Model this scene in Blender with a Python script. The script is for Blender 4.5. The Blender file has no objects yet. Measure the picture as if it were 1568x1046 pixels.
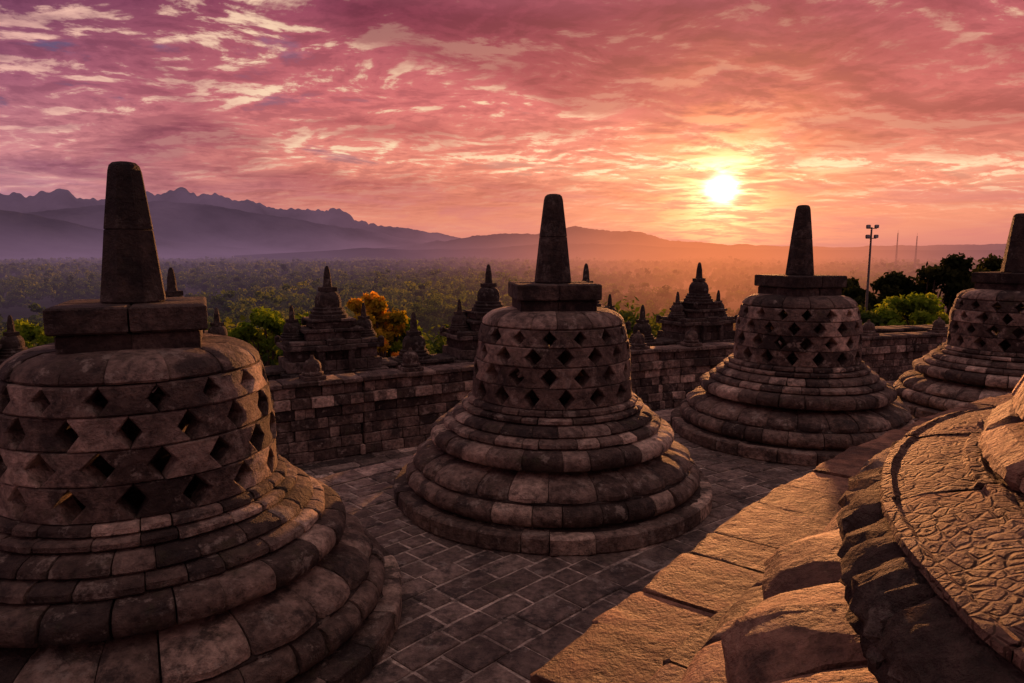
import bpy, math, random
import numpy as np
from mathutils import Vector
pi=math.pi; rad=math.radians
def s2l(c):
    o=[]
    for v in c:
        v=v/255.0
        o.append(v/12.92 if v<=0.04045 else ((v+0.055)/1.055)**2.4)
    return tuple(o)+(1.0,)
scene=bpy.context.scene
scene.view_settings.view_transform='Standard'
scene.view_settings.look='None'
scene.view_settings.exposure=0
SUN_AZ=rad(16.8); SUN_EL=rad(4.9)
S=Vector((math.sin(SUN_AZ)*math.cos(SUN_EL), math.cos(SUN_AZ)*math.cos(SUN_EL), math.sin(SUN_EL)))
C=(13.6,-8.0)          # centre of the circular terraces
R_IN=16.8; R_ST=21.1; R_OUT=23.35
Z_UP=1.7; Z_LOW=-1.7

# ------------------------------------------------------------ node helper
class NT:
    def __init__(s,tree): s.t=tree; s.n=tree.nodes; s.l=tree.links
    def new(s,ty,**kw):
        n=s.n.new(ty)
        for k,v in kw.items(): setattr(n,k,v)
        return n
    def inp(s,sock,v):
        if isinstance(v,bpy.types.NodeSocket): s.l.new(v,sock)
        else: sock.default_value=v
    def m(s,op,a,b=None,clamp=False):
        n=s.new('ShaderNodeMath',operation=op,use_clamp=clamp); s.inp(n.inputs[0],a)
        if b is not None: s.inp(n.inputs[1],b)
        return n.outputs[0]
    def vm(s,op,a,b=None,out=0):
        n=s.new('ShaderNodeVectorMath',operation=op); s.inp(n.inputs[0],a)
        if b is not None: s.inp(n.inputs[1],b)
        return n.outputs[out]
    def mix(s,f,a,b,mode='MIX'):
        n=s.new('ShaderNodeMixRGB',blend_type=mode); s.inp(n.inputs[0],f); s.inp(n.inputs[1],a); s.inp(n.inputs[2],b)
        return n.outputs[0]
    def ramp(s,f,stops,interp='LINEAR'):
        n=s.new('ShaderNodeValToRGB'); r=n.color_ramp; r.interpolation=interp
        while len(r.elements)<len(stops): r.elements.new(0.5)
        for e,(p,c) in zip(r.elements,stops):
            e.position=p; e.color=c if len(c)==4 else tuple(c)+(1,)
        s.inp(n.inputs[0],f); return n.outputs[0]
    def noise(s,vec,scale,detail=5,rough=0.55,dist=0.0):
        n=s.new('ShaderNodeTexNoise'); s.inp(n.inputs['Vector'],vec)
        n.inputs['Scale'].default_value=scale; n.inputs['Detail'].default_value=detail
        n.inputs['Roughness'].default_value=rough; n.inputs['Distortion'].default_value=dist
        return n.outputs[0]
    def vor(s,vec,scale,feature='F1'):
        n=s.new('ShaderNodeTexVoronoi',feature=feature); s.inp(n.inputs['Vector'],vec)
        n.inputs['Scale'].default_value=scale; return n.outputs['Distance']
    def sstep(s,v,a,b):
        n=s.new('ShaderNodeMapRange',interpolation_type='SMOOTHSTEP'); s.inp(n.inputs[0],v)
        n.inputs[1].default_value=a; n.inputs[2].default_value=b
        return n.outputs[0]
def g(v): return (v,v,v,1)

# ------------------------------------------------------------ world
w=bpy.data.worlds.new("World"); scene.world=w; w.use_nodes=True
t=NT(w.node_tree); t.n.clear()
tc=t.new('ShaderNodeTexCoord').outputs['Generated']
d=t.vm('NORMALIZE',tc)
sep=t.new('ShaderNodeSeparateXYZ'); t.l.new(d,sep.inputs[0]); dx,dy,dz=sep.outputs
zc=t.m('MAXIMUM',dz,0.0)
dot=t.m('MAXIMUM',t.vm('DOT_PRODUCT',d,tuple(S),out=1),0.0)
den=t.m('ADD',zc,0.13)
cmb=t.new('ShaderNodeCombineXYZ'); t.inp(cmb.inputs[0],t.m('DIVIDE',dx,den)); t.inp(cmb.inputs[1],t.m('DIVIDE',dy,den)); cmb.inputs[2].default_value=3.7
P=cmb.outputs[0]
rot=t.new('ShaderNodeMapping'); t.inp(rot.inputs[0],P); rot.inputs['Rotation'].default_value=(0,0,rad(-12)); rot.inputs['Scale'].default_value=(0.95,1.1,1)
P2=rot.outputs[0]
warm=t.ramp(zc,[(0.0,s2l((204,126,122))),(0.045,s2l((236,146,122))),(0.12,s2l((240,142,122))),(0.2,s2l((222,116,116))),(0.31,s2l((168,76,98))),(0.55,s2l((180,134,140))),(1.0,s2l((194,172,172)))])
cool=t.ramp(zc,[(0.0,s2l((172,126,146))),(0.06,s2l((208,146,154))),(0.12,s2l((210,134,142))),(0.2,s2l((160,90,116))),(0.31,s2l((98,50,86))),(0.55,s2l((166,126,138))),(1.0,s2l((194,172,172)))])
side=t.sstep(dot,0.55,0.95)
base=t.mix(side,cool,warm)
sky=t.new('ShaderNodeTexSky',sky_type='NISHITA'); sky.sun_disc=False; sky.sun_elevation=SUN_EL; sky.sun_rotation=SUN_AZ; sky.dust_density=3.0
nish=t.mix(1.0,sky.outputs[0],g(0.07),'MULTIPLY')
toS=(math.sin(SUN_AZ+rad(12))*0.16,math.cos(SUN_AZ+rad(12))*0.16,0)
n0=t.noise(t.vm('ADD',P2,(2.6,5.2,1)),0.42,3,0.5,0.4)
n1=t.noise(P2,0.85,11,0.60,0.5)
n1b=t.noise(t.vm('ADD',P2,toS),0.85,11,0.60,0.5)
n2=t.noise(P2,3.0,9,0.62,0.4)
n2b=t.noise(t.vm('ADD',P2,tuple(v*0.4 for v in toS)),3.0,9,0.62,0.4)
n4=t.noise(t.vm('MULTIPLY',P2,(0.7,1.2,1)),8.5,5,0.6,0.3)
lit=t.m('ADD',t.m('ADD',t.m('MULTIPLY',t.m('SUBTRACT',n1,n1b),3.2),t.m('MULTIPLY',t.m('SUBTRACT',n2,n2b),3.2)),t.m('MULTIPLY',t.m('SUBTRACT',n4,0.5),0.9))
fade=t.sstep(zc,0.015,0.11)
dens=t.m('ADD',t.m('ADD',n1,t.m('MULTIPLY',t.m('SUBTRACT',n2,0.5),0.4)),t.m('MULTIPLY',t.m('SUBTRACT',n0,0.47),0.75))
body=t.m('MULTIPLY',t.sstep(dens,0.46,0.66),fade)
thin=t.sstep(dens,0.62,0.44)
gap=t.m('MULTIPLY',t.sstep(dens,0.43,0.33),fade)
gapc=t.mix(0.5,nish,s2l((112,100,172)))
c=t.mix(t.m('MULTIPLY',gap,t.m('SUBTRACT',0.98,t.m('MULTIPLY',side,0.6))),base,gapc)
c=t.mix(t.m('MULTIPLY',body,0.92),c,t.mix(1.0,base,t.mix(side,(0.46,0.38,0.58,1),(0.60,0.44,0.56,1)),'MULTIPLY'))
hlc=t.mix(side,s2l((248,190,176)),s2l((255,224,184)))
hi=t.m('MULTIPLY',t.m('MULTIPLY',t.sstep(lit,0.0,0.38),t.m('MULTIPLY',fade,t.sstep(n2,0.37,0.52))),t.m('ADD',0.16,t.m('MULTIPLY',thin,0.84)))
c=t.mix(hi,c,hlc)
lo=t.m('MULTIPLY',t.sstep(lit,0.0,-0.42),fade)
c=t.mix(t.m('MULTIPLY',lo,0.5),c,t.mix(1.0,c,(0.46,0.37,0.50,1),'MULTIPLY'))
# low cloud lying along the far hills on the left and the grey-mauve bank low on the right
cl_=t.new('ShaderNodeCombineXYZ'); t.inp(cl_.inputs[0],t.m('MULTIPLY',dx,3.5)); t.inp(cl_.inputs[1],t.m('MULTIPLY',dz,22.0))
nl=t.noise(cl_.outputs[0],1.6,8,0.6,0.6)
bank=t.m('MULTIPLY',t.sstep(nl,0.44,0.62),t.m('MULTIPLY',t.sstep(zc,0.0,0.03),t.sstep(zc,0.12,0.06)))
c=t.mix(t.m('MULTIPLY',bank,0.55),c,t.mix(side,s2l((160,112,144)),s2l((206,118,122))))
def glow(p,col,k=None):
    global c
    f=t.m('POWER',dot,p)
    if k is not None: f=t.m('MULTIPLY',f,k)
    c=t.mix(f,c,t.mix(1.0,c,col,'ADD'))
cl=t.m('ADD',0.2,t.m('MULTIPLY',t.sstep(t.m('ADD',n2,t.m('MULTIPLY',t.m('SUBTRACT',n4,0.5),0.5)),0.38,0.62),1.4))
glow(14,(0.13,0.025,0.0,1))
glow(130,(0.34,0.12,0.02,1),cl)
glow(600,(0.75,0.42,0.14,1),cl)
glow(2400,(1.5,1.1,0.55,1),cl)
glow(12000,(9,7.2,4.5,1))
c=t.mix(0.06,c,nish,'ADD')
below=t.sstep(dz,-0.02,-0.3)
c=t.mix(below,c,s2l((60,44,48)))
bg=t.new('ShaderNodeBackground'); t.inp(bg.inputs[0],c); bg.inputs[1].default_value=0.95
out=t.new('ShaderNodeOutputWorld'); t.l.new(bg.outputs[0],out.inputs[0])

# ------------------------------------------------------------ sun
ld=bpy.data.lights.new("sun","SUN"); ld.energy=5.0; ld.angle=rad(0.6); ld.color=(1.0,0.38,0.13)
so=bpy.data.objects.new("sun",ld); scene.collection.objects.link(so); so.location=(20,60,30)
so.rotation_euler=S.to_track_quat('Z','Y').to_euler()

# ------------------------------------------------------------ materials
def painted_haze(t,shader,k=1.0):  # aerial haze painted in as emission growing with distance, orange toward the sun
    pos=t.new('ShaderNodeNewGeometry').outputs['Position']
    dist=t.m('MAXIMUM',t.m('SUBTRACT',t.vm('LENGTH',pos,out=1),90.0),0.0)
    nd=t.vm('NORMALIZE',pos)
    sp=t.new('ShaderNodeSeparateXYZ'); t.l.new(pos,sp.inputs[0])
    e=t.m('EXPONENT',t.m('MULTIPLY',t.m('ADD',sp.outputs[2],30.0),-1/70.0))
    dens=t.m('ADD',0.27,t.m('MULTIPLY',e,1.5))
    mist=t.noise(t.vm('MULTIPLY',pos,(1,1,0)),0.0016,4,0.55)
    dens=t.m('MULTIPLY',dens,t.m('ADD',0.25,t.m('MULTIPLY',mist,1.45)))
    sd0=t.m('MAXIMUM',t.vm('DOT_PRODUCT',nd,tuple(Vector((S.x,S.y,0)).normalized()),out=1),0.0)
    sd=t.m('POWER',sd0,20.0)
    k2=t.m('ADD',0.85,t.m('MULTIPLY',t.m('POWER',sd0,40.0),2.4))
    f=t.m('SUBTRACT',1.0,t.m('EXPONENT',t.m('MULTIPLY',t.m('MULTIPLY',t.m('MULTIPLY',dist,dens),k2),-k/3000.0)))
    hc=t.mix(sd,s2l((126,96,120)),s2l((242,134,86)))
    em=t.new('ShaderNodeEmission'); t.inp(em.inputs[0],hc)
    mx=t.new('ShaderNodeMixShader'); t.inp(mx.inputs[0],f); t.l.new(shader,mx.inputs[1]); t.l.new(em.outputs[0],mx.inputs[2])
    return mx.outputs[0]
def newmat(name):
    m=bpy.data.materials.new(name); m.use_nodes=True; t=NT(m.node_tree); t.n.clear()
    o=t.new('ShaderNodeOutputMaterial'); return m,t,o
def stone_mat(name,dark=1.0,rough=0.8,carved=False,bump=0.9,tint=(1,1,1,1),spec=0.3,dist=0.03):
    m,t,o=newmat(name)
    pos=t.new('ShaderNodeNewGeometry').outputs['Position']
    at=t.new('ShaderNodeAttribute',attribute_name='tone').outputs['Fac']
    cx=t.new('ShaderNodeCombineXYZ'); t.inp(cx.inputs[0],t.m('MULTIPLY',at,37.0)); t.inp(cx.inputs[2],t.m('MULTIPLY',at,19.0))
    ps=t.vm('ADD',pos,cx.outputs[0])
    col=t.ramp(at,[(0,(0.040,0.034,0.030,1)),(0.3,(0.10,0.083,0.070,1)),(0.55,(0.165,0.140,0.118,1)),(0.75,(0.26,0.225,0.19,1)),(0.88,(0.40,0.35,0.29,1)),(1.0,(0.54,0.49,0.41,1))])
    b1=t.noise(pos,1.7,4,0.6,0.3); b2=t.noise(ps,13,7,0.68); b3=t.noise(ps,60,3,0.6)
    col=t.mix(1.0,col,t.ramp(b1,[(0.34,(0.5,0.44,0.42,1)),(0.66,(1.5,1.38,1.28,1))]),'MULTIPLY')
    col=t.mix(1.0,col,t.ramp(b2,[(0.32,g(0.36)),(0.5,g(1.0)),(0.68,g(1.65))]),'MULTIPLY')
    lich=t.m('MULTIPLY',t.sstep(t.noise(t.vm('ADD',ps,(5,5,5)),5,7,0.72),0.55,0.64),0.6)
    col=t.mix(lich,col,(0.36,0.33,0.27,1))
    soot=t.m('MULTIPLY',t.sstep(t.noise(t.vm('ADD',pos,(15,3,5)),2.6,8,0.74),0.52,0.62),0.78)
    col=t.mix(soot,col,(0.028,0.024,0.022,1))
    moss=t.m('MULTIPLY',t.sstep(t.noise(t.vm('ADD',pos,(1,31,5)),4.0,7,0.7),0.56,0.68),0.35)
    col=t.mix(moss,col,(0.07,0.075,0.035,1))
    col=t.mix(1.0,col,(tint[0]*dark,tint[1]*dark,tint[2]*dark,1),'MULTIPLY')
    bs=t.new('ShaderNodeBsdfPrincipled'); t.inp(bs.inputs['Base Color'],col)
    bs.inputs['Specular IOR Level'].default_value=spec
    t.inp(bs.inputs['Roughness'],t.m('ADD',rough-0.15,t.m('MULTIPLY',b2,0.3)))
    pit=t.m('MINIMUM',t.vor(ps,48),0.45)
    h=t.m('ADD',t.m('MULTIPLY',b2,2.6),t.m('ADD',t.m('MULTIPLY',b3,0.7),t.m('MULTIPLY',pit,0.4)))
    h=t.m('ADD',h,t.m('MULTIPLY',t.noise(ps,4.5,2,0.5),1.6))
    if carved:
        wob=t.new('ShaderNodeTexNoise'); wob.inputs['Scale'].default_value=7; t.l.new(pos,wob.inputs['Vector'])
        pw=t.vm('ADD',pos,t.vm('MULTIPLY',wob.outputs[1],(0.07,0.07,0.07)))
        wv=t.vor(pw,38,'DISTANCE_TO_EDGE')
        dots=t.vor(pw,38,'F1')
        h=t.m('ADD',h,t.m('ADD',t.m('MULTIPLY',t.sstep(wv,0.02,0.14),1.0),t.m('MULTIPLY',t.sstep(dots,0.20,0.08),-0.9)))
    bp=t.new('ShaderNodeBump'); bp.inputs['Strength'].default_value=bump; bp.inputs['Distance'].default_value=dist
    t.inp(bp.inputs['Height'],h); t.l.new(bp.outputs[0],bs.inputs['Normal'])
    t.l.new(bs.outputs[0],o.inputs[0]); return m
M_ST=stone_mat("andesite_stone",1.12,tint=(1.04,0.98,0.93,1),dist=0.035)
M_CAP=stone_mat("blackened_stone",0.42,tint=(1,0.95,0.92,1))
M_NEAR=stone_mat("sun_tinted_andesite",1.05,0.7,False,0.9,(1.2,0.90,0.70,1),0.35,0.025)  # andesite copy for the near stupa, warm sunlight put into its tint
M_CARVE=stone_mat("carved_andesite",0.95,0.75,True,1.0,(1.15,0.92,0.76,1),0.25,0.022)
M_ROCK=stone_mat("rough_andesite",0.95,0.85,False,1.0,(1.04,1,0.92,1),0.3,0.07)
M_PAVE=stone_mat("paving_stone",1.15,0.74,False,0.9,(1,0.98,0.97,1),0.35)
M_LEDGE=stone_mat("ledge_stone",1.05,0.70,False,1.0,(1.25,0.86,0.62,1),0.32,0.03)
M_DARK=stone_mat("weathered_dark_stone",0.6,0.88)
M_GROUT=stone_mat("joint_fill",0.9,0.9)
def leaf_mat(name,c0,c1,c2,haze=True,trans=0.35):
    m,t,o=newmat(name)
    at=t.new('ShaderNodeAttribute',attribute_name='tone').outputs['Fac']
    col=t.ramp(at,[(0,c0),(0.55,c1),(1,c2)])
    df=t.new('ShaderNodeBsdfDiffuse'); t.inp(df.inputs[0],col)
    tr=t.new('ShaderNodeBsdfTranslucent'); t.inp(tr.inputs[0],t.mix(1.0,col,(1.4,1.3,0.7,1),'MULTIPLY'))
    mx=t.new('ShaderNodeMixShader'); mx.inputs[0].default_value=trans
    t.l.new(df.outputs[0],mx.inputs[1]); t.l.new(tr.outputs[0],mx.inputs[2])
    t.l.new(painted_haze(t,mx.outputs[0]) if haze else mx.outputs[0],o.inputs[0]); return m
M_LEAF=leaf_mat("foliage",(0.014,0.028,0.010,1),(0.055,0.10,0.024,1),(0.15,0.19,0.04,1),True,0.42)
M_LEAFD=leaf_mat("dark_foliage",(0.008,0.012,0.005,1),(0.025,0.034,0.012,1),(0.06,0.07,0.02,1),False,0.3)
M_LEAFG=leaf_mat("fresh_foliage",(0.05,0.10,0.012,1),(0.16,0.26,0.025,1),(0.36,0.42,0.05,1),False,0.5)
M_LEAFO=leaf_mat("turning_foliage",(0.10,0.12,0.015,1),(0.42,0.32,0.03,1),(0.80,0.36,0.05,1),False,0.5)
def plain(name,col,rough=0.8,haze=False,metal=0):
    m,t,o=newmat(name); bs=t.new('ShaderNodeBsdfPrincipled')
    pos=t.new('ShaderNodeNewGeometry').outputs['Position']
    cc=t.mix(1.0,col,t.ramp(t.noise(pos,3.0,6),[(0.3,g(0.7)),(0.7,g(1.3))]),'MULTIPLY')
    t.inp(bs.inputs['Base Color'],cc); bs.inputs['Roughness'].default_value=rough; bs.inputs['Metallic'].default_value=metal
    t.l.new(painted_haze(t,bs.outputs[0]) if haze else bs.outputs[0],o.inputs[0]); return m
M_BARK=plain("bark",(0.07,0.05,0.035,1),0.9)
M_METAL=plain("galvanised_steel",(0.12,0.11,0.10,1),0.6,False,0.3)
M_GLASS=plain("lamp_glass",(0.25,0.25,0.25,1),0.2)
def land_mat(name,a,b,scale,scale2):
    m,t,o=newmat(name)
    pos=t.new('ShaderNodeNewGeometry').outputs['Position']
    n=t.noise(pos,scale,6,0.65); nn=t.noise(pos,scale2,6,0.6)
    col=t.mix(t.sstep(n,0.4,0.65),a,b)
    col=t.mix(1.0,col,t.ramp(nn,[(0.3,g(0.5)),(0.7,g(1.5))]),'MULTIPLY')
    bs=t.new('ShaderNodeBsdfDiffuse'); t.inp(bs.inputs[0],col)
    bp=t.new('ShaderNodeBump'); bp.inputs['Strength'].default_value=1; bp.inputs['Distance'].default_value=4
    t.inp(bp.inputs['Height'],nn); t.l.new(bp.outputs[0],bs.inputs['Normal'])
    t.l.new(painted_haze(t,bs.outputs[0]),o.inputs[0]); return m
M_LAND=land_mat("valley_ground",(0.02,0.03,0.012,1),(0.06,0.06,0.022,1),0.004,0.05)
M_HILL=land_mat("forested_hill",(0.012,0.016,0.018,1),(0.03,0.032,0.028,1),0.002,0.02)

# ------------------------------------------------------------ mesh builder
class MB:
    def __init__(s,seed=0): s.v=[]; s.f=[]; s.t=[]; s.mi=[]; s.r=random.Random(seed); s.mat=0
    def tone(s):
        x=s.r.random()
        if x<0.18: return s.r.uniform(0.0,0.2)
        if x<0.80: return s.r.uniform(0.25,0.64)
        return s.r.uniform(0.70,0.93)
    def add(s,vs,fs,tone):
        b=len(s.v); s.v.extend(vs)
        for f in fs: s.f.append(tuple(b+i for i in f)); s.t.append(tone); s.mi.append(s.mat)
    def obj(s,name,mats,loc=(0,0,0),rotz=0,smooth=38,parent=None):
        me=bpy.data.meshes.new(name); me.from_pydata(s.v,[],s.f)
        a=me.attributes.new("tone","FLOAT","FACE"); a.data.foreach_set("value",s.t)
        for m in mats: me.materials.append(m)
        me.polygons.foreach_set("material_index",s.mi)
        me.polygons.foreach_set("use_smooth",[True]*len(s.f)); me.update()
        me.set_sharp_from_angle(angle=rad(smooth))
        o=bpy.data.objects.new(name,me); scene.collection.objects.link(o); o.location=loc; o.rotation_euler=(0,0,rotz)
        if parent: o.parent=parent
        return o
    def loft(s,rings,tone,cap=True):
        n=len(rings[0]); vs=[p for r in rings for p in r]; fs=[]
        for k in range(len(rings)-1):
            for i in range(n):
                j=(i+1)%n; fs.append((k*n+i,k*n+j,(k+1)*n+j,(k+1)*n+i))
        if cap: fs.append(tuple(range(n-1,-1,-1))); fs.append(tuple(range((len(rings)-1)*n,len(rings)*n)))
        s.add(vs,fs,tone)
    def box(s,c,size,rot=0,ch=0.01,tone=None,jit=0.003):
        tone=s.tone() if tone is None else tone
        x,y,z=c; hx,hy,hz=size[0]/2,size[1]/2,size[2]/2; cr,sr=math.cos(rot),math.sin(rot)
        J=[(s.r.uniform(-jit,jit),s.r.uniform(-jit,jit)) for _ in range(8)]
        def ring(z,ins):
            k=ch*0.7
            pts=[(-hx+k,-hy),(hx-k,-hy),(hx,-hy+k),(hx,hy-k),(hx-k,hy),(-hx+k,hy),(-hx,hy-k),(-hx,-hy+k)]
            o=[]
            for (a,b),(ja,jb) in zip(pts,J):
                a*=(hx-ins)/hx; b*=(hy-ins)/hy; a+=ja; b+=jb
                o.append((x+a*cr-b*sr,y+a*sr+b*cr,z))
            return o
        s.loft([ring(z-hz,ch),ring(z-hz+ch,0),ring(z+hz-ch,0),ring(z+hz,ch)],tone)
    def lathe(s,prof,n,c=(0,0),tone=0.1,z0=0):
        rings=[[(c[0]+r*math.cos(2*pi*i/n),c[1]+r*math.sin(2*pi*i/n),z0+z) for i in range(n)] for r,z in prof]
        s.loft(rings,tone)
    def course(s,prof,n,a0=0.0,a1=2*pi,K=4,gap=0.004,ch=0.013,jr=0.008,jz=0.003,bulge=0,c=(0,0),tones=None,rib=0,nj=0.0025):
        da=(a1-a0)/n; full=abs(a1-a0-2*pi)<1e-6
        bd=[a0+(i+s.r.uniform(-0.22,0.22))*da for i in range(n+1)]
        if full: bd[n]=bd[0]+2*pi
        rm=max(p[0] for p in prof); m=len(prof)
        for i in range(n):
            gp=gap*s.r.uniform(0.5,2.2)
            b0,b1=bd[i]+gp/rm,bd[i+1]-gp/rm; ca=ch/rm
            st=[(b0,1,0),(b0+ca,0,0.02)]+[(b0+ca+(b1-b0-2*ca)*k/K,0,k/K) for k in range(1,K)]+[(b1-ca,0,0.98),(b1,1,1)]
            dr=s.r.uniform(-jr,jr); dzz=s.r.uniform(-jz,jz); tilt=s.r.uniform(-jr,jr)*0.8
            ca_,cb_=(s.r.random()<0.18)*s.r.uniform(0.01,0.035),(s.r.random()<0.18)*s.r.uniform(0.01,0.035)
            vs=[];fs=[]
            for (a,e,u) in st:
                for j,(r,z) in enumerate(prof):
                    zz=z
                    if 0<j<m-1:
                        wgt=math.sin(pi*(j)/(m-1))
                        r=r+dr+tilt*(u-0.5)*2-e*ch*0.9+bulge*wgt*(1-(2*u-1)**2)+s.r.uniform(-nj,nj)
                        if rib: r+=rib*wgt*math.exp(-((u-0.5)/0.07)**2)
                        if u<0.1: r-=ca_*(j>=m/2)
                        if u>0.9: r-=cb_*(j>=m/2)
                        zz=z+s.r.uniform(-nj,nj)*0.6
                    vs.append((c[0]+r*math.cos(a),c[1]+r*math.sin(a),zz+dzz))
            for k in range(len(st)-1):
                for j in range(m):
                    j2=(j+1)%m; fs.append((k*m+j,(k+1)*m+j,(k+1)*m+j2,k*m+j2))
            fs.append(tuple(range(m))); L=(len(st)-1)*m; fs.append(tuple(range(L+m-1,L-1,-1)))
            s.add(vs,fs,(tones() if tones else s.tone()))
def bp(ri,r,z0,z1,c=0.012): return [(ri,z0),(r-c,z0),(r,z0+c),(r,z1-c),(r-c,z1),(ri,z1)]

# ------------------------------------------------------------ stupa
def bell_r(z):
    u=(z-1.25)/0.9
    return 0.985-0.03*u-0.075*max(0,u)**3.2
def build_stupa(name,x,y,z,rotz,seed,K=4,H=1.0,near=False):
    b=MB(seed)
    b.lathe([(1.90,0.0),(1.90,0.18),(1.74,0.19),(1.70,0.43),(1.28,0.64),(1.28,0.84),(1.12,1.06),(0.93,1.22),(0.0001,1.23)],96,tone=0.02)
    b.course(bp(1.5,1.97,0.0,0.185,0.018),26,K=K+1,jr=0.012)
    q=[rad(v) for v in ((-75,-60,-45,-30,-15,0,15,30,45,60,75) if near else (-72,-48,-24,0,24,48,72))]
    tor=[(1.5,0.19),(1.72,0.19)]+[(1.705+0.125*math.cos(a),0.305+0.112*math.sin(a)) for a in q]+[(1.5,0.42)]
    b.course(tor,30 if not near else 34,K=K)
    pet=[(1.1,0.425),(1.665,0.425),(1.69,0.445),(1.685,0.49),(1.645,0.54),(1.57,0.585),(1.48,0.615),(1.39,0.635),(1.32,0.66),(1.1,0.67)]
    b.course(pet,22 if not near else 28,K=10 if not near else 16,bulge=0.05,ch=0.028,rib=0.014)
    if near:
        b.mat=2
        b.course([(1.1,0.675),(1.40,0.672),(1.46,0.682),(1.49,0.695),(1.515,0.715),(1.525,0.735),(1.510,0.752),(1.53,0.772),(1.52,0.80),(1.49,0.825),(1.46,0.845),(1.1,0.845)],34,K=K+3,jr=0.010,nj=0.009)
        b.mat=1
        b.course([(1.1,0.848),(1.455,0.848),(1.465,0.856),(1.463,0.868),(1.448,0.874),(1.438,0.868),(1.40,0.884),(1.36,0.898),(1.33,0.906),(1.325,0.916),(1.305,0.92),(1.295,0.915),(1.1,0.916)],20,K=K+3,jr=0.003,gap=0.002,ch=0.005,nj=0.002,jz=0.0015,tones=lambda: b.r.uniform(0.35,0.65))
        b.mat=0
    else:
        b.course([(1.1,0.675),(1.39,0.675),(1.45,0.69),(1.495,0.715),(1.51,0.755),(1.51,0.81),(1.49,0.845),(1.45,0.87),(1.38,0.885),(1.1,0.89)],26,K=K+1,jr=0.010)
    e=-0.05 if near else 0; ez=0.022 if near else 0
    b.course([(1.0,0.895+ez),(1.335+e,0.897+ez),(1.35+e,0.912+ez),(1.345+e,0.95),(1.31+e,0.977),(1.26+e,0.987),(1.0,0.99)],28,K=K)
    b.course([(0.9,0.995),(1.235,0.997),(1.25,1.012),(1.235,1.05),(1.19,1.08),(1.13,1.095),(0.9,1.10)],26,K=K)
    b.course([(0.85,1.105),(1.105,1.107),(1.125,1.122),(1.125,1.155),(1.10,1.17),(0.85,1.17)],24,K=K)
    b.course([(0.8,1.175),(1.035,1.177),(1.055,1.192),(1.05,1.225),(1.02,1.245),(0.8,1.248)],24,K=K)
    N=16; rows=[(1.25,1.485,0.110,0.104),(1.485,1.715,0.106,0.100),(1.715,1.935,0.097,0.090),(1.935,2.13,0.084,0.076)]
    for ri,(z0,z1,hb,ha) in enumerate(rows):
        zc_=(z0+z1)/2; off=(ri%2)*0.5; hs=(z1-z0)/2
        for i in range(N):
            u0=(i+off)*2*pi/N; W=2*pi/N
            dr=b.r.uniform(-0.015,0.015); tl=b.r.uniform(-0.011,0.011)
            gp=0.0035; cc=0.013
            vl=[-hs+gp,-hs+gp+cc,-hb,-hb*0.6,-hb*0.28,0,hb*0.28,hb*0.6,hb,hs-gp-cc,hs-gp]
            vs=[];fs=[];nu=7
            qs=b.r.uniform(0.80,1.10)
            for sd in (0,1):
                for vi,v in enumerate(vl):
                    r0=bell_r(zc_+v)
                    L=ha*qs*max(0,1-abs(v)/hb)/r0
                    ul=L+gp/r0; ur=W-L-gp/r0; ca=cc/r0
                    us=[ul,ul+ca,ul+ca+(ur-ul-2*ca)*0.25,(ul+ur)/2,ul+ca+(ur-ul-2*ca)*0.75,ur-ca,ur]
                    for k,u in enumerate(us):
                        edge=(k in(0,6)) or (vi in (0,len(vl)-1))
                        if sd==0: r=r0+dr+tl*(k-3)/3-(0.011 if edge else 0)+b.r.uniform(-0.003,0.003)
                        else: r=r0-0.17
                        a=u0+u
                        vs.append((r*math.cos(a),r*math.sin(a),zc_+v))
            nv=len(vl); o2=nv*nu
            for vi in range(nv-1):
                for k in range(nu-1):
                    p=vi*nu+k; fs.append((p,p+1,p+nu+1,p+nu)); fs.append((o2+p,o2+p+nu,o2+p+nu+1,o2+p+1))
                p=vi*nu; fs.append((p,p+nu,o2+p+nu,o2+p)); p+=nu-1; fs.append((p,o2+p,o2+p+nu,p+nu))
            for k in range(nu-1):
                fs.append((k,o2+k,o2+k+1,k+1)); p=(nv-1)*nu+k; fs.append((p,p+1,o2+p+1,o2+p))
            b.add(vs,fs,b.tone()*0.94)
    b.course([(0.45,2.134),(0.86,2.134),(0.873,2.15),(0.86,2.19),(0.82,2.235),(0.755,2.275),(0.66,2.303),(0.45,2.31)],15,K=6,jr=0.012,nj=0.003)
    b.lathe([(0.62,2.14),(0.62,2.30),(0.001,2.30)],32,tone=0.02)
    def ell(sc,prof,tone=0.1,dy=0):
        b.loft([[(r*sc[0]*math.cos(2*pi*i/16),dy+r*sc[1]*math.sin(2*pi*i/16),zz) for i in range(16)] for r,zz in prof],tone)
    ell((1.15,0.8),[(0.3,1.235),(0.5,1.26),(0.52,1.33),(0.42,1.41),(0.3,1.44)])
    ell((1.0,0.62),[(0.25,1.43),(0.26,1.52),(0.33,1.68),(0.38,1.80),(0.30,1.86),(0.1,1.88),(0.08,1.91)])
    ell((0.9,1.0),[(0.07,1.90),(0.115,1.94),(0.13,2.0),(0.115,2.06),(0.06,2.10),(0.05,2.13),(0.01,2.138)])
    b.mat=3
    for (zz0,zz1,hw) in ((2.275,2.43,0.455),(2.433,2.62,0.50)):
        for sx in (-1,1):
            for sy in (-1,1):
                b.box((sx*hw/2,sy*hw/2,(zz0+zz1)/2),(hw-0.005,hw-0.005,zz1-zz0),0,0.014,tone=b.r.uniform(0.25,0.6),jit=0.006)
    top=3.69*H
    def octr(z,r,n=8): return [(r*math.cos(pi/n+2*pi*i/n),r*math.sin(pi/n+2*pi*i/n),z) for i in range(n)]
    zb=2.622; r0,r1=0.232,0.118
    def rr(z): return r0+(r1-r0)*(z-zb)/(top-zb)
    zm=zb+(top-zb)*0.52
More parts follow.
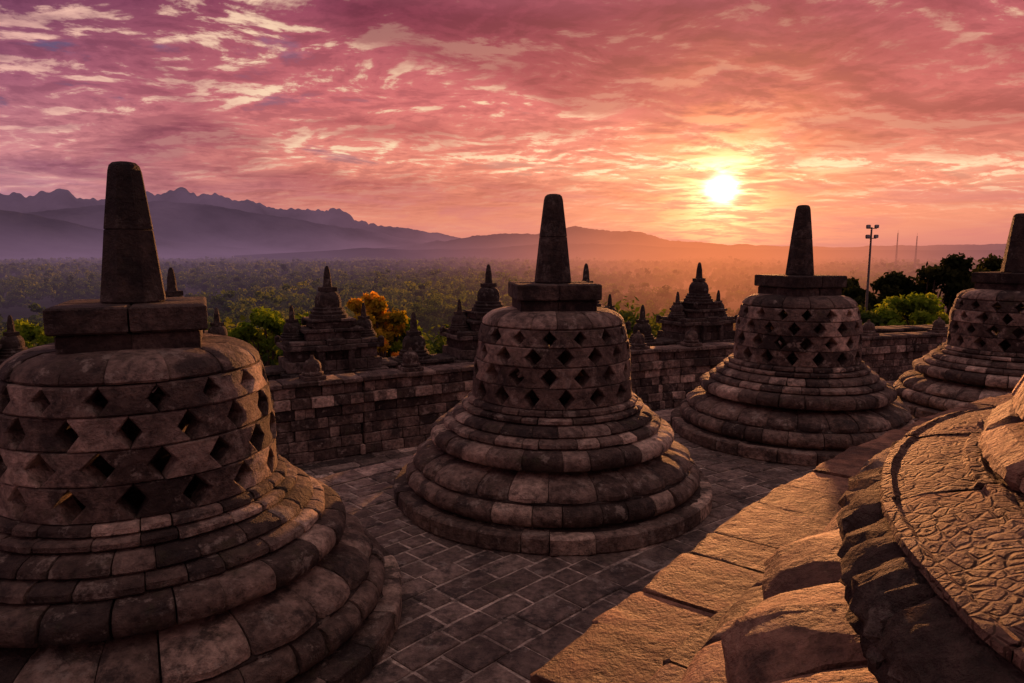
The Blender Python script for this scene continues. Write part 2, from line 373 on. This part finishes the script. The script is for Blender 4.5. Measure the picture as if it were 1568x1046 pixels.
    b.loft([octr(zb,rr(zb)-0.01),octr(zb+0.012,rr(zb)),octr(zm-0.006,rr(zm)),octr(zm-0.001,rr(zm)-0.006)],0.3)
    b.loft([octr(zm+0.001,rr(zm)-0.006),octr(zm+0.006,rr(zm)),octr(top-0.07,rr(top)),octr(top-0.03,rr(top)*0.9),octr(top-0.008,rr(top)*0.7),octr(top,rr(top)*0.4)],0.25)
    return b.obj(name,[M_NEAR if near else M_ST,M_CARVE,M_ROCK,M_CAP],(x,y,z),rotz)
build_stupa("stupa",0.5,8.41,0,rad(6),1,K=4)
build_stupa("stupa",-2.88,5.2,0,rad(24),2,K=6,H=0.992)
build_stupa("stupa",4.7,11.2,0,rad(20),3,K=4,H=1.015)
build_stupa("stupa",9.25,12.6,0,rad(28),4,K=4,H=1.0)
build_stupa("stupa",-5.35,1.4,0,rad(40),6,K=4)
build_stupa("stupa",2.0,0.58,Z_UP,rad(30),5,K=10,near=True)
build_stupa("stupa",5.9,4.2,Z_UP,rad(10),7,K=4)

# ------------------------------------------------------------ terraces
def paving(mb,r_in,r_out,a0,a1,z,cw,sl,jz=0.006,h=0.1,gap=0.006,tone=None,jp=0.006):
    r=r_in
    while r<r_out-0.05:
        wd=cw*mb.r.uniform(0.75,1.25); r2=min(r+wd,r_out)
        if r_out-r2<cw*0.4: r2=r_out
        n=max(1,int((a1-a0)*(r+r2)/2/sl))
        cuts=[0]
        while cuts[-1]<1: cuts.append(cuts[-1]+mb.r.uniform(0.6,1.5)/n)
        cuts=[a0+(a1-a0)*c for c in cuts]
        for i in range(len(cuts)-1):
            gp=gap*mb.r.uniform(0.6,1.7)
            ga=gp/r; c=0.011; ca=c/r
            t0,t1=cuts[i]+ga,cuts[i+1]-ga
            zz=z+mb.r.uniform(-jz,jz); tx=mb.r.uniform(-jz,jz)*0.6
            K=max(2,int((t1-t0)*r/0.25)+1); n_=2*(K+1)
            JP=[(mb.r.uniform(0,jp),mb.r.uniform(-jp,jp)) for _ in range(n_)]
            def ring(ins,zv):
                pts=[]; c2=ins/r
                for q in range(K+1): pts.append((t0+c2+(t1-t0-2*c2)*q/K,r+gp+ins+JP[q][0]))
                for q in range(K,-1,-1): pts.append((t0+c2+(t1-t0-2*c2)*q/K,r2-gp-ins-JP[2*K+1-q][0]))
                o=[]
                for i2,(a,rr) in enumerate(pts):
                    if i2 in (0,K,K+1,2*K+1): a+=(1 if i2 in(0,2*K+1) else -1)*abs(JP[i2][1])/r
                    o.append((C[0]+rr*math.cos(a),C[1]+rr*math.sin(a),zv+(tx*(1 if (i2<=K) else -1))))
                return o
            rg=[ring(0,zz-h),ring(0,zz-c*0.8),ring(c,zz)]
            vs=[p for q in rg for p in q]; fs=[]
            for kk in range(2):
                for q in range(n_):
                    j=(q+1)%n_; fs.append((kk*n_+j,kk*n_+q,(kk+1)*n_+q,(kk+1)*n_+j))
            base=2*n_
            for q in range(K): fs.append((base+q+1,base+q,base+n_-1-q,base+n_-2-q))
            mb.add(vs,fs,tone() if tone else mb.tone())
        r=r2
def sheet(mb,r0,r1,z,n=120,tone=0.5):
    vs=[];fs=[]
    for i in range(n):
        a=2*pi*i/n
        for r in (r0,r1): vs.append((C[0]+r*math.cos(a),C[1]+r*math.sin(a),z))
    for i in range(n):
        j=(i+1)%n; fs.append((2*i,2*i+1,2*j+1,2*j))
    mb.add(vs,fs,tone)
A0,A1=rad(60),rad(200)
b=MB(11); paving(b,R_IN-0.3,R_OUT-0.42,A0,A1,0,0.30,0.38,jz=0.007,gap=0.004,jp=0.014,tone=lambda: b.r.uniform(0.36,0.64) if b.r.random()<0.82 else b.r.uniform(0.12,0.88))
b.course([(R_OUT-0.42,-0.2),(R_OUT,-0.2),(R_OUT,-0.012),(R_OUT-0.012,0.005),(R_OUT-0.41,0.005)],110,A0,A1,K=2,c=C,tones=lambda: b.r.uniform(0.5,0.85))
for k in range(7): b.course(bp(R_OUT-0.4,R_OUT-0.04-(k%2)*0.015,-1.7+k*0.215,-1.7+(k+1)*0.215-0.004),110,A0,A1,K=2,c=C,jr=0.012)
b.mat=1; sheet(b,R_IN-1,R_OUT-0.1,-0.012,tone=1.0)
b.obj("terrace_pavement",[M_PAVE,M_GROUT])
b=MB(12); 
paving(b,8.0,R_IN-0.62,A0,A1,Z_UP-0.01,0.36,0.45,jz=0.006,jp=0.01,tone=lambda: b.r.uniform(0.3,0.7))
b.course([(R_IN-0.615,Z_UP-0.2),(R_IN-0.01,Z_UP-0.2),(R_IN,Z_UP-0.185),(R_IN,Z_UP+0.004),(R_IN-0.02,Z_UP+0.018),(R_IN-0.15,Z_UP+0.024),(R_IN-0.3,Z_UP+0.026),(R_IN-0.45,Z_UP+0.025),(R_IN-0.6,Z_UP+0.02),(R_IN-0.615,Z_UP+0.01)],112,A0,A1,K=6,c=C,jz=0.008,jr=0.018,nj=0.006,tones=lambda: b.r.uniform(0.25,0.74))
for k in range(7): b.course(bp(R_IN-0.5,R_IN-0.06-(k%2)*0.015,k*0.214,(k+1)*0.214-0.004),92,A0,A1,K=2,c=C,jr=0.012)
b.mat=1; sheet(b,0.5,R_IN-0.1,Z_UP-0.03,tone=0.7)
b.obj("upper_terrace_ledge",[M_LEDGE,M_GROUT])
b=MB(13); paving(b,R_OUT-0.2,34,A0,A1,Z_LOW,0.42,0.55,jz=0.008,jp=0.012)
b.mat=1; sheet(b,10,37,Z_LOW-0.02,tone=0.6)
vs=[(C[0]+37*math.cos(2*pi*i/120),C[1]+37*math.sin(2*pi*i/120),z) for z in (-16,Z_LOW-0.02) for i in range(120)]
b.add(vs,[(i,(i+1)%120,120+(i+1)%120,120+i) for i in range(120)],0.25)
b.obj("temple_plateau",[M_PAVE,M_DARK])

# ------------------------------------------------------------ balustrade wall
def wall(name,pts,z0,z1,th,seed,mats,ch=0.235,coping=True,finials=True,mtone=None):
    b=MB(seed); n=round((z1-z0)/ch); hh=(z1-z0)/n
    for (x0,y0),(x1,y1) in zip(pts[:-1],pts[1:]):
        L=math.hypot(x1-x0,y1-y0); ux,uy=(x1-x0)/L,(y1-y0)/L; rot=math.atan2(uy,ux)
        b.box(((x0+x1)/2-uy*0.03,(y0+y1)/2+ux*0.03,(z0+z1)/2-0.02),(L,th-0.12,z1-z0-0.05),rot,0.01,tone=0.02)
        for k in range(n):
            s=-b.r.uniform(0,0.3); extra=0.09 if k in(n-2,) else (0.08 if k==0 else (0.04 if k==1 else 0))
            while s<L:
                l=b.r.uniform(0.22,0.6); e=min(s+l,L); s0=max(s,0); m=(s0+e)/2
                if e-s0>0.08:
                    j=b.r.uniform(-0.03,0.03)+extra
                    b.box((x0+ux*m+uy*j,y0+uy*m-ux*j,z0+(k+0.5)*hh),(e-s0-0.010,th,hh-0.008),rot,0.018,jit=0.010,tone=(mtone(b.r) if mtone else None))
                s+=l
        s=0
        while s<L and coping:
            l=b.r.uniform(0.4,0.8); e=min(s+l,L); m=(s+e)/2
            if e-s>0.1: b.box((x0+ux*m,y0+uy*m,z1+0.055+b.r.uniform(-0.010,0.018)),(e-s-0.01,th+0.16,0.11),rot,0.02,jit=0.012,tone=b.r.uniform(0.1,0.6))
            s+=l
        if finials:
            s=1.3
            while s<L-0.4:
                cx,cy=x0+ux*s,y0+uy*s
                b.box((cx,cy,z1+0.16),(0.5,0.5,0.1),rot,0.015,tone=0.25)
                b.lathe([(0.2,0.21),(0.24,0.23),(0.24,0.27),(0.19,0.3),(0.2,0.38),(0.19,0.47),(0.14,0.54),(0.07,0.57),(0.05,0.60),(0.03,0.66)],16,(cx,cy),0.2,z1)
                s+=3.6
    return b.obj(name,mats)
WP=[(-18,7.2),(-3.6,15.8),(4.3,20.4),(14,24.0),(30,27.5)]
dk=lambda r: (r.uniform(0,0.35) if r.random()<0.45 else (r.uniform(0.35,0.68) if r.random()<0.7 else r.uniform(0.72,0.92)))
wall("balustrade_wall",WP,Z_LOW,0.02,0.55,21,[M_ST],mtone=dk)
WP2=[(-20,11.6),(-5.26,19.5),(7.1,26.0),(13,28.7),(30,32)]
wall("gallery_wall",WP2,Z_LOW-3,-0.35,0.9,22,[M_DARK],finials=False)

# ------------------------------------------------------------ niche shrines
def mini_stupa(b,x,y,z,s,tone=0.15,n=20):
    pr=[(0.60,0),(0.60,0.10),(0.52,0.13),(0.54,0.2),(0.47,0.25),(0.48,0.31),(0.40,0.34),(0.41,0.5),(0.38,0.66),(0.30,0.78),(0.2,0.83)]
    b.lathe([(r*s,h*s) for r,h in pr],n,(x,y),tone,z)
    b.box((x,y,z+0.89*s),(0.42*s,0.42*s,0.14*s),0.5,0.01*s,tone=tone)
    b.lathe([(0.15*s,0.96*s),(0.13*s,1.05*s),(0.115*s,1.3*s),(0.07*s,1.55*s),(0.03*s,1.62*s)],8,(x,y),tone,z)
def shrine(x,y,rot,seed,H=2.95):
    b=MB(seed)
    def tier(w,dp,z0,z1):
        n=max(2,int(w/0.42))
        for i in range(n):
            b.box((-w/2+(i+0.5)*w/n,b.r.uniform(-0.015,0.015),(z0+z1)/2),(w/n-0.012,dp,z1-z0-0.008),0,0.015,jit=0.012,tone=b.r.uniform(0.05,0.75))
    tier(2.95,1.7,-0.2,0.05); tier(2.65,1.5,0.05,0.35); tier(2.4,1.35,0.35,0.65)
    tier(2.75,1.6,0.65,0.78); tier(2.5,1.4,0.78,0.9)
    tier(1.5,1.2,0.9,1.12); tier(1.7,1.35,1.12,1.22); tier(1.15,1.05,1.22,1.4); tier(1.3,1.15,1.4,1.48)
    for sy in (-1,1):
        for sx in (-1,1): b.box((sx*0.42,sy*0.80,0.32),(0.16,0.14,0.62),0,0.01,tone=0.3)
        b.box((0,sy*0.80,0.70),(1.1,0.2,0.16),0,0.02,tone=0.35); b.box((0,sy*0.82,0.86),(0.5,0.16,0.2),0,0.04,tone=0.3)
    mini_stupa(b,0,0,1.48,1.0*(H-1.48)/1.62)
    for sx in (-1,1):
        mini_stupa(b,sx*1.02,0,0.9,0.60,tone=0.2)
        for sy in (-1,1):
            b.box((sx*1.32,sy*0.7,0.83),(0.16,0.16,0.26),0,0.05,tone=0.2)
            b.box((sx*0.60,sy*0.5,1.36),(0.14,0.14,0.24),0,0.05,tone=0.2)
    b.obj("niche_shrine",[M_DARK],(x,y,-0.35),rot)
ra=math.atan2(6.5,12.36)
for i,(x,y) in enumerate([(-12.7,15.5),(-8.75,17.6),(-5.26,19.5),(-0.75,21.9),(2.55,23.6),(7.1,26.0)]):
    shrine(x,y,ra,40+i)
b=MB(60)
for (x,y,z,s) in [(4.75,24.75,-0.25,0.75),(-3.0,20.7,-0.25,0.8)]:
    mini_stupa(b,x,y,z,s*1.1)
    b.box((x,y,z-0.1),(1.3,0.8,0.3),ra,0.02,tone=0.2)
b.obj("small_stupa_finials",[M_DARK])

# ------------------------------------------------------------ terrain
def terr(r):
    r=np.asarray(r,float); u=np.clip((r-42)/130,0,1); u=u*u*(3-2*u)
    return -12-18*u
def quadmesh(name,V,F,mat,tone=None,smooth=False):
    me=bpy.data.meshes.new(name); nf=len(F)
    me.vertices.add(len(V)); me.vertices.foreach_set("co",np.ascontiguousarray(V,dtype=np.float32).ravel())
    me.loops.add(nf*4); me.polygons.add(nf)
    me.polygons.foreach_set("loop_start",np.arange(0,nf*4,4,dtype=np.int32))
    me.loops.foreach_set("vertex_index",np.ascontiguousarray(F,dtype=np.int32).ravel())
    me.update(calc_edges=True)
    if tone is not None:
        a=me.attributes.new("tone","FLOAT","FACE"); a.data.foreach_set("value",np.ascontiguousarray(tone,dtype=np.float32))
    if smooth: me.polygons.foreach_set("use_smooth",np.ones(nf,dtype=bool))
    me.materials.append(mat)
    o=bpy.data.objects.new(name,me); scene.collection.objects.link(o); return o
def polar(az,rr,zf,c=(0,0),wrap=False):
    na,nr=len(az),len(rr); A,R=np.meshgrid(az,rr,indexing='ij')
    X=c[0]+R*np.sin(A); Y=c[1]+R*np.cos(A); Z=zf(A,R)
    V=np.stack([X,Y,Z],-1).reshape(-1,3)
    I,J=np.meshgrid(np.arange(na if wrap else na-1),np.arange(nr-1),indexing='ij'); I=I.ravel();J=J.ravel(); I2=(I+1)%na
    F=np.stack([I*nr+J,I*nr+J+1,I2*nr+J+1,I2*nr+J],-1)
    return V,F
rr=np.concatenate([[1,20,36],np.linspace(42,175,30),np.geomspace(180,30000,50)])
V,F=polar(np.linspace(0,2*pi,180,endpoint=False),rr,lambda A,R:terr(R),C,True)
quadmesh("ground",V,F,M_LAND,smooth=True)
def fbm1(x,seed,octs=6,base=1.0):
    r=np.random.RandomState(seed); y=np.zeros_like(x); a=1.0; fr=base
    for o in range(octs):
        ph=r.uniform(0,2*pi,4); k=r.uniform(0.7,1.4,4)
        y+=a*sum(np.sin(x*fr*kk+p) for kk,p in zip(k,ph))/4; a*=0.55; fr*=2.1
    return y
def fbm2(x,y,seed,octs=5,base=1.0):
    r=np.random.RandomState(seed); z=np.zeros_like(x); a=1.0; fr=base
    for o in range(octs):
        for _ in range(4):
            th=r.uniform(0,2*pi); p=r.uniform(0,2*pi); z+=a*0.25*np.sin((x*math.cos(th)+y*math.sin(th))*fr+p)
        a*=0.55; fr*=2.05
    return z
def ridge(name,pts,dist,width,amp,seed,jag=0.0):
    az=np.linspace(rad(pts[0][0]),rad(pts[-1][0]),900); deg=np.degrees(az)
    el=np.interp(deg,[p[0] for p in pts],[p[1] for p in pts])
    el=np.maximum(el+fbm1(deg,seed,7,1.2)*amp*np.clip(el,0,1)+jag*(np.abs(fbm1(deg,seed+1,4,1.2))-0.35)*np.clip(el-1.5,0,1),-0.5)
    top=dist*np.tan(np.radians(el))+3
    q=np.linspace(-1,1,45); rr=dist+q*width
    def zf(A,R):
        u=(R-dist)/width; T=np.interp(A,az,top)
        prof=np.exp(-(u/0.42)**2)
        n=fbm2(R*np.sin(A),R*np.cos(A),seed+2,5,2*pi/(width*0.55))
        return -34+(T+34)*prof*(1+0.22*n*np.abs(u)*2.0)
    V,F=polar(az,rr,zf); quadmesh(name,V,F,M_HILL,smooth=True)
ridge("far_mountain_ridge",[(-60,3.5),(-48,4.2),(-40,3.8),(-36.3,3.8),(-32.7,4.0),(-31.7,3.6),(-27.7,4.1),(-25.3,4.4),(-22.4,4.15),(-18.9,3.45),(-15.5,3.35),(-13.9,3.4),(-12.7,2.5),(-8.8,1.9),(-5.1,1.3),(-1.3,0.8),(5,0.0),(7,-0.3)],9000,2000,0.11,3,0.42)
ridge("mountain",[(-60,2.5),(-45,2.3),(-36,2.5),(-33,2.9),(-30,3.35),(-26.6,3.7),(-23.1,3.4),(-17.5,2.55),(-11.9,1.7),(-7.2,0.8),(-2,0),(0,-0.3)],6200,1500,0.08,9)
ridge("mountain",[(-60,3.2),(-42,3.2),(-36,2.75),(-32.7,2.04),(-28.8,1.15),(-23,0.45),(-18,0.0),(-16,-0.3)],4300,1100,0.07,15)
ridge("hills",[(-16,-0.3),(-14,0),(-11,0.25),(-5.1,1.0),(-0.8,1.5),(2.5,1.48),(5.4,2.0),(8.3,1.75),(11.5,1.28),(14,0.85),(16.6,0.55),(19,0.6),(21.5,0.4),(26,0.35),(30,0.45),(34,0.5),(40,0.5),(60,0.6)],3300,800,0.16,23)
ridge("hills",[(-22,-0.3),(-16,0.02),(-12,0.3),(-8,0.15),(-2,0.3),(4,0.7),(10,0.55),(14,0.3),(22,0.15),(30,0.1),(60,0.2)],2300,450,0.14,31)

# ------------------------------------------------------------ foliage
def leaves(rs,cent,rad3,n,size,shell=0.45):
    dirs=rs.normal(size=(n,3)); dirs/=np.linalg.norm(dirs,axis=1)[:,None]
    rr_=(shell+(1-shell)*rs.rand(n))[:,None]
    p=cent+dirs*rr_*rad3
    nrm=dirs+rs.normal(size=(n,3))*0.7; nrm/=np.linalg.norm(nrm,axis=1)[:,None]
    t1=np.cross(nrm,rs.normal(size=(n,3))); t1/=np.linalg.norm(t1,axis=1)[:,None]; t2=np.cross(nrm,t1)
    s=(size*rs.uniform(0.6,1.3,n))[:,None]
    q=np.stack([p-t1*s,p-t2*s*0.6,p+t1*s,p+t2*s*0.6],1)
    return q, dirs[:,2]
def forest(name,seed,r0,r1,spacing,nclump,nleaf,lsize,hrange,mat,azr=(-50,52)):
    rs=np.random.RandomState(seed)
    Q=[];T=[]
    area=(rad(azr[1]-azr[0]))*(r1*r1-r0*r0)/2; n=int(area/spacing**2)
    R=np.sqrt(rs.uniform(r0*r0,r1*r1,n)); A=np.radians(rs.uniform(azr[0],azr[1],n))
    X=R*np.sin(A); Y=R*np.cos(A)
    den=fbm2(X,Y,7,4,0.02)
    for x,y,dn in zip(X,Y,den):
        rc=math.hypot(x-C[0],y-C[1])
        if rc<62: continue
        if dn<-0.75 and rc>200: continue
        z=float(terr(rc)); h=rs.uniform(*hrange)*(1+0.22*dn); cw=h*rs.uniform(0.26,0.42)
        if rs.rand()<0.09 and rc>110: h*=1.35; cw*=0.75
        tone=np.clip(0.42+0.25*dn+rs.normal()*0.2,0,1)
        if rs.rand()<0.08: tone=min(1,tone+0.4)
        for k in range(nclump):
            cx=x+rs.normal()*cw*0.45; cy=y+rs.normal()*cw*0.45; cz=z+h*(0.70+rs.uniform(-0.22,0.2))
            cr=cw*rs.uniform(0.42,0.7)
            q,up=leaves(rs,np.array([cx,cy,cz]),np.array([cr,cr,cr*0.75]),nleaf,lsize)
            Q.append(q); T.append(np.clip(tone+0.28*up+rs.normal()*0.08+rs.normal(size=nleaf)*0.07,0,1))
    Q=np.concatenate(Q); T=np.concatenate(T); V=Q.reshape(-1,3); F=np.arange(len(V)).reshape(-1,4)
    quadmesh(name,V,F,mat,T)
forest("near_forest",1,58,240,6.0,9,70,0.36,(9,13),M_LEAF)
forest("forest",2,235,700,8.5,4,24,0.85,(9,15),M_LEAF)
forest("distant_forest",3,690,2200,16,3,9,2.4,(9,16),M_LEAF)

def tree(name,x,y,top,crown_w,seed,mat,depth=0.62,nl=230,ls=0.26,ncl=26):
    rs=np.random.RandomState(seed); zb=float(terr(math.hypot(x-C[0],y-C[1])))-0.3; h=top-zb
    root=bpy.data.objects.new(name,None); scene.collection.objects.link(root); root.location=(x,y,zb)
    b=MB(seed)
    def limb(p0,p1,ra_,rb,seg=5):
        p0=Vector(p0);p1=Vector(p1); ax=(p1-p0).normalized(); u=ax.orthogonal().normalized(); v=ax.cross(u); rings=[]
        bend=Vector((rs.normal(),rs.normal(),0))*(p1-p0).length*0.05
        for k in range(seg+1):
            q=k/seg; c=p0.lerp(p1,q)+bend*math.sin(pi*q); r=ra_+(rb-ra_)*q
            rings.append([tuple(c+u*r*math.cos(2*pi*i/7)+v*r*math.sin(2*pi*i/7)) for i in range(7)])
        b.loft(rings,0.4)
    ch=h*depth; c0=h-ch
    fork=(rs.normal()*0.3,rs.normal()*0.3,c0+ch*0.15)
    limb((0,0,0),fork,h*0.026,h*0.016)
    Q=[];T=[]
    for k in range(ncl):
        a=rs.uniform(0,2*pi); e=rs.uniform(0.0,1)**0.8
        wmax=crown_w/2*math.sqrt(max(0.05,1-(2*e-0.9)**2/1.35)); rr0=wmax*math.sqrt(rs.uniform(0.05,1))
        p=(rr0*math.cos(a),rr0*math.sin(a),c0+ch*(0.05+0.86*e))
        limb(fork,p,h*0.009,h*0.003,4)
        cr=crown_w*rs.uniform(0.12,0.2)
        n=int(nl*rs.uniform(0.6,1.3)); q,up=leaves(rs,np.array(p),np.array([cr,cr,cr*0.8]),n,ls,0.2)
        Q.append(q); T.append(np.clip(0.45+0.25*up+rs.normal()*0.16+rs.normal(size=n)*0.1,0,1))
    b.obj("trunk",[M_BARK],parent=root)
    Q=np.concatenate(Q);T=np.concatenate(T);V=Q.reshape(-1,3)
    o=quadmesh("crown",V,np.arange(len(V)).reshape(-1,4),mat,T); o.parent=root
tree("broadleaf_tree",-11.2,55,0.5,4.8,3,M_LEAFO,0.7,ncl=34)
tree("broadleaf_tree",-9.4,57,-1.6,3.6,33,M_LEAFG,0.7,ncl=24)
tree("broadleaf_tree",-20.3,56,-1.4,6.0,4,M_LEAFG,0.6,ncl=34)
tree("broadleaf_tree",-17.3,58,-2.0,4.0,44,M_LEAFG,0.6,ncl=24)
tree("broadleaf_tree",-43,60,-2.6,6.0,14,M_LEAFG,0.6,ncl=30)
tree("broadleaf_tree",33.5,57,-0.6,6.5,5,M_LEAFG,0.6,ncl=36)
tree("broadleaf_tree",29.5,58,-1.5,5.0,25,M_LEAF,0.5)
for i,(x,y,tp,cw) in enumerate([(50.5,80,3.3,9),(45.5,83,1.6,7.5),(55.5,80,2.0,8.5),(61,84,3.5,9),(66,86,2.8,9),(39,78,-0.2,6),(42,86,0.6,7)]):
    tree("broadleaf_tree",x,y,tp,cw,6+i*3,M_LEAFD,0.8,260,0.36,48)

# ------------------------------------------------------------ floodlight mast, antennas
b=MB(70); x,y=31.2,60.0; zb=float(terr(math.hypot(x-C[0],y-C[1])))-0.2; top=5.1
b.lathe([(0.16,0),(0.13,(top-zb)*0.5),(0.075,top-zb)],10,(x,y),0.3,zb)
b.lathe([(0.3,0),(0.3,0.15),(0.17,0.2)],10,(x,y),0.3,zb)
for zz,wd in ((top-0.95,0.9),(top-0.1,0.9)):
    b.box((x,y,zz),(wd,0.07,0.07),0,0.01,tone=0.3)
    for sx in (-1,1):
        b.box((x+sx*0.36,y-0.14,zz+0.16),(0.34,0.22,0.30),0,0.05,tone=0.3)
        b.mat=1; b.box((x+sx*0.36,y-0.262,zz+0.16),(0.27,0.02,0.23),0,0.005,tone=0.9); b.mat=0
b.obj("floodlight_mast",[M_METAL,M_GLASS])
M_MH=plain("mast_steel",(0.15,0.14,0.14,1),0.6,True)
for (x,y,top,sd) in ((500,895,27,1),(524,893,23,2)):
    b=MB(80+sd); zb=-30.5; hw0=1.1
    legs=[(1,1),(-1,1),(-1,-1),(1,-1)]; n=14
    def P_(k,i):
        q=k/n; hw=hw0*(1-0.75*q); return Vector((x+legs[i%4][0]*hw,y+legs[i%4][1]*hw,zb+(top-zb)*q))
    def bar(p,q,r=0.13):
        ax=(q-p).normalized(); u=ax.orthogonal().normalized(); v=ax.cross(u)
        b.loft([[tuple(c+u*r*math.cos(pi/2*i)+v*r*math.sin(pi/2*i)) for i in range(4)] for c in (p,q)],0.3)
    for k in range(n):
        for i in range(4):
            bar(P_(k,i),P_(k+1,i),0.16); bar(P_(k,i),P_(k+1,i+1),0.08); bar(P_(k+1,i),P_(k+1,i+1),0.08)
    bar(Vector((x,y,top)),Vector((x,y,top+4)),0.12)
    b.obj("radio_mast",[M_MH])

# ------------------------------------------------------------ camera
cd=bpy.data.cameras.new("camera"); cd.lens=24; cd.sensor_width=36; cd.clip_start=0.05; cd.clip_end=60000
co=bpy.data.objects.new("camera",cd); scene.collection.objects.link(co)
co.location=(0,0,3.0); co.rotation_euler=(rad(90-7.5),0,0)
scene.camera=co
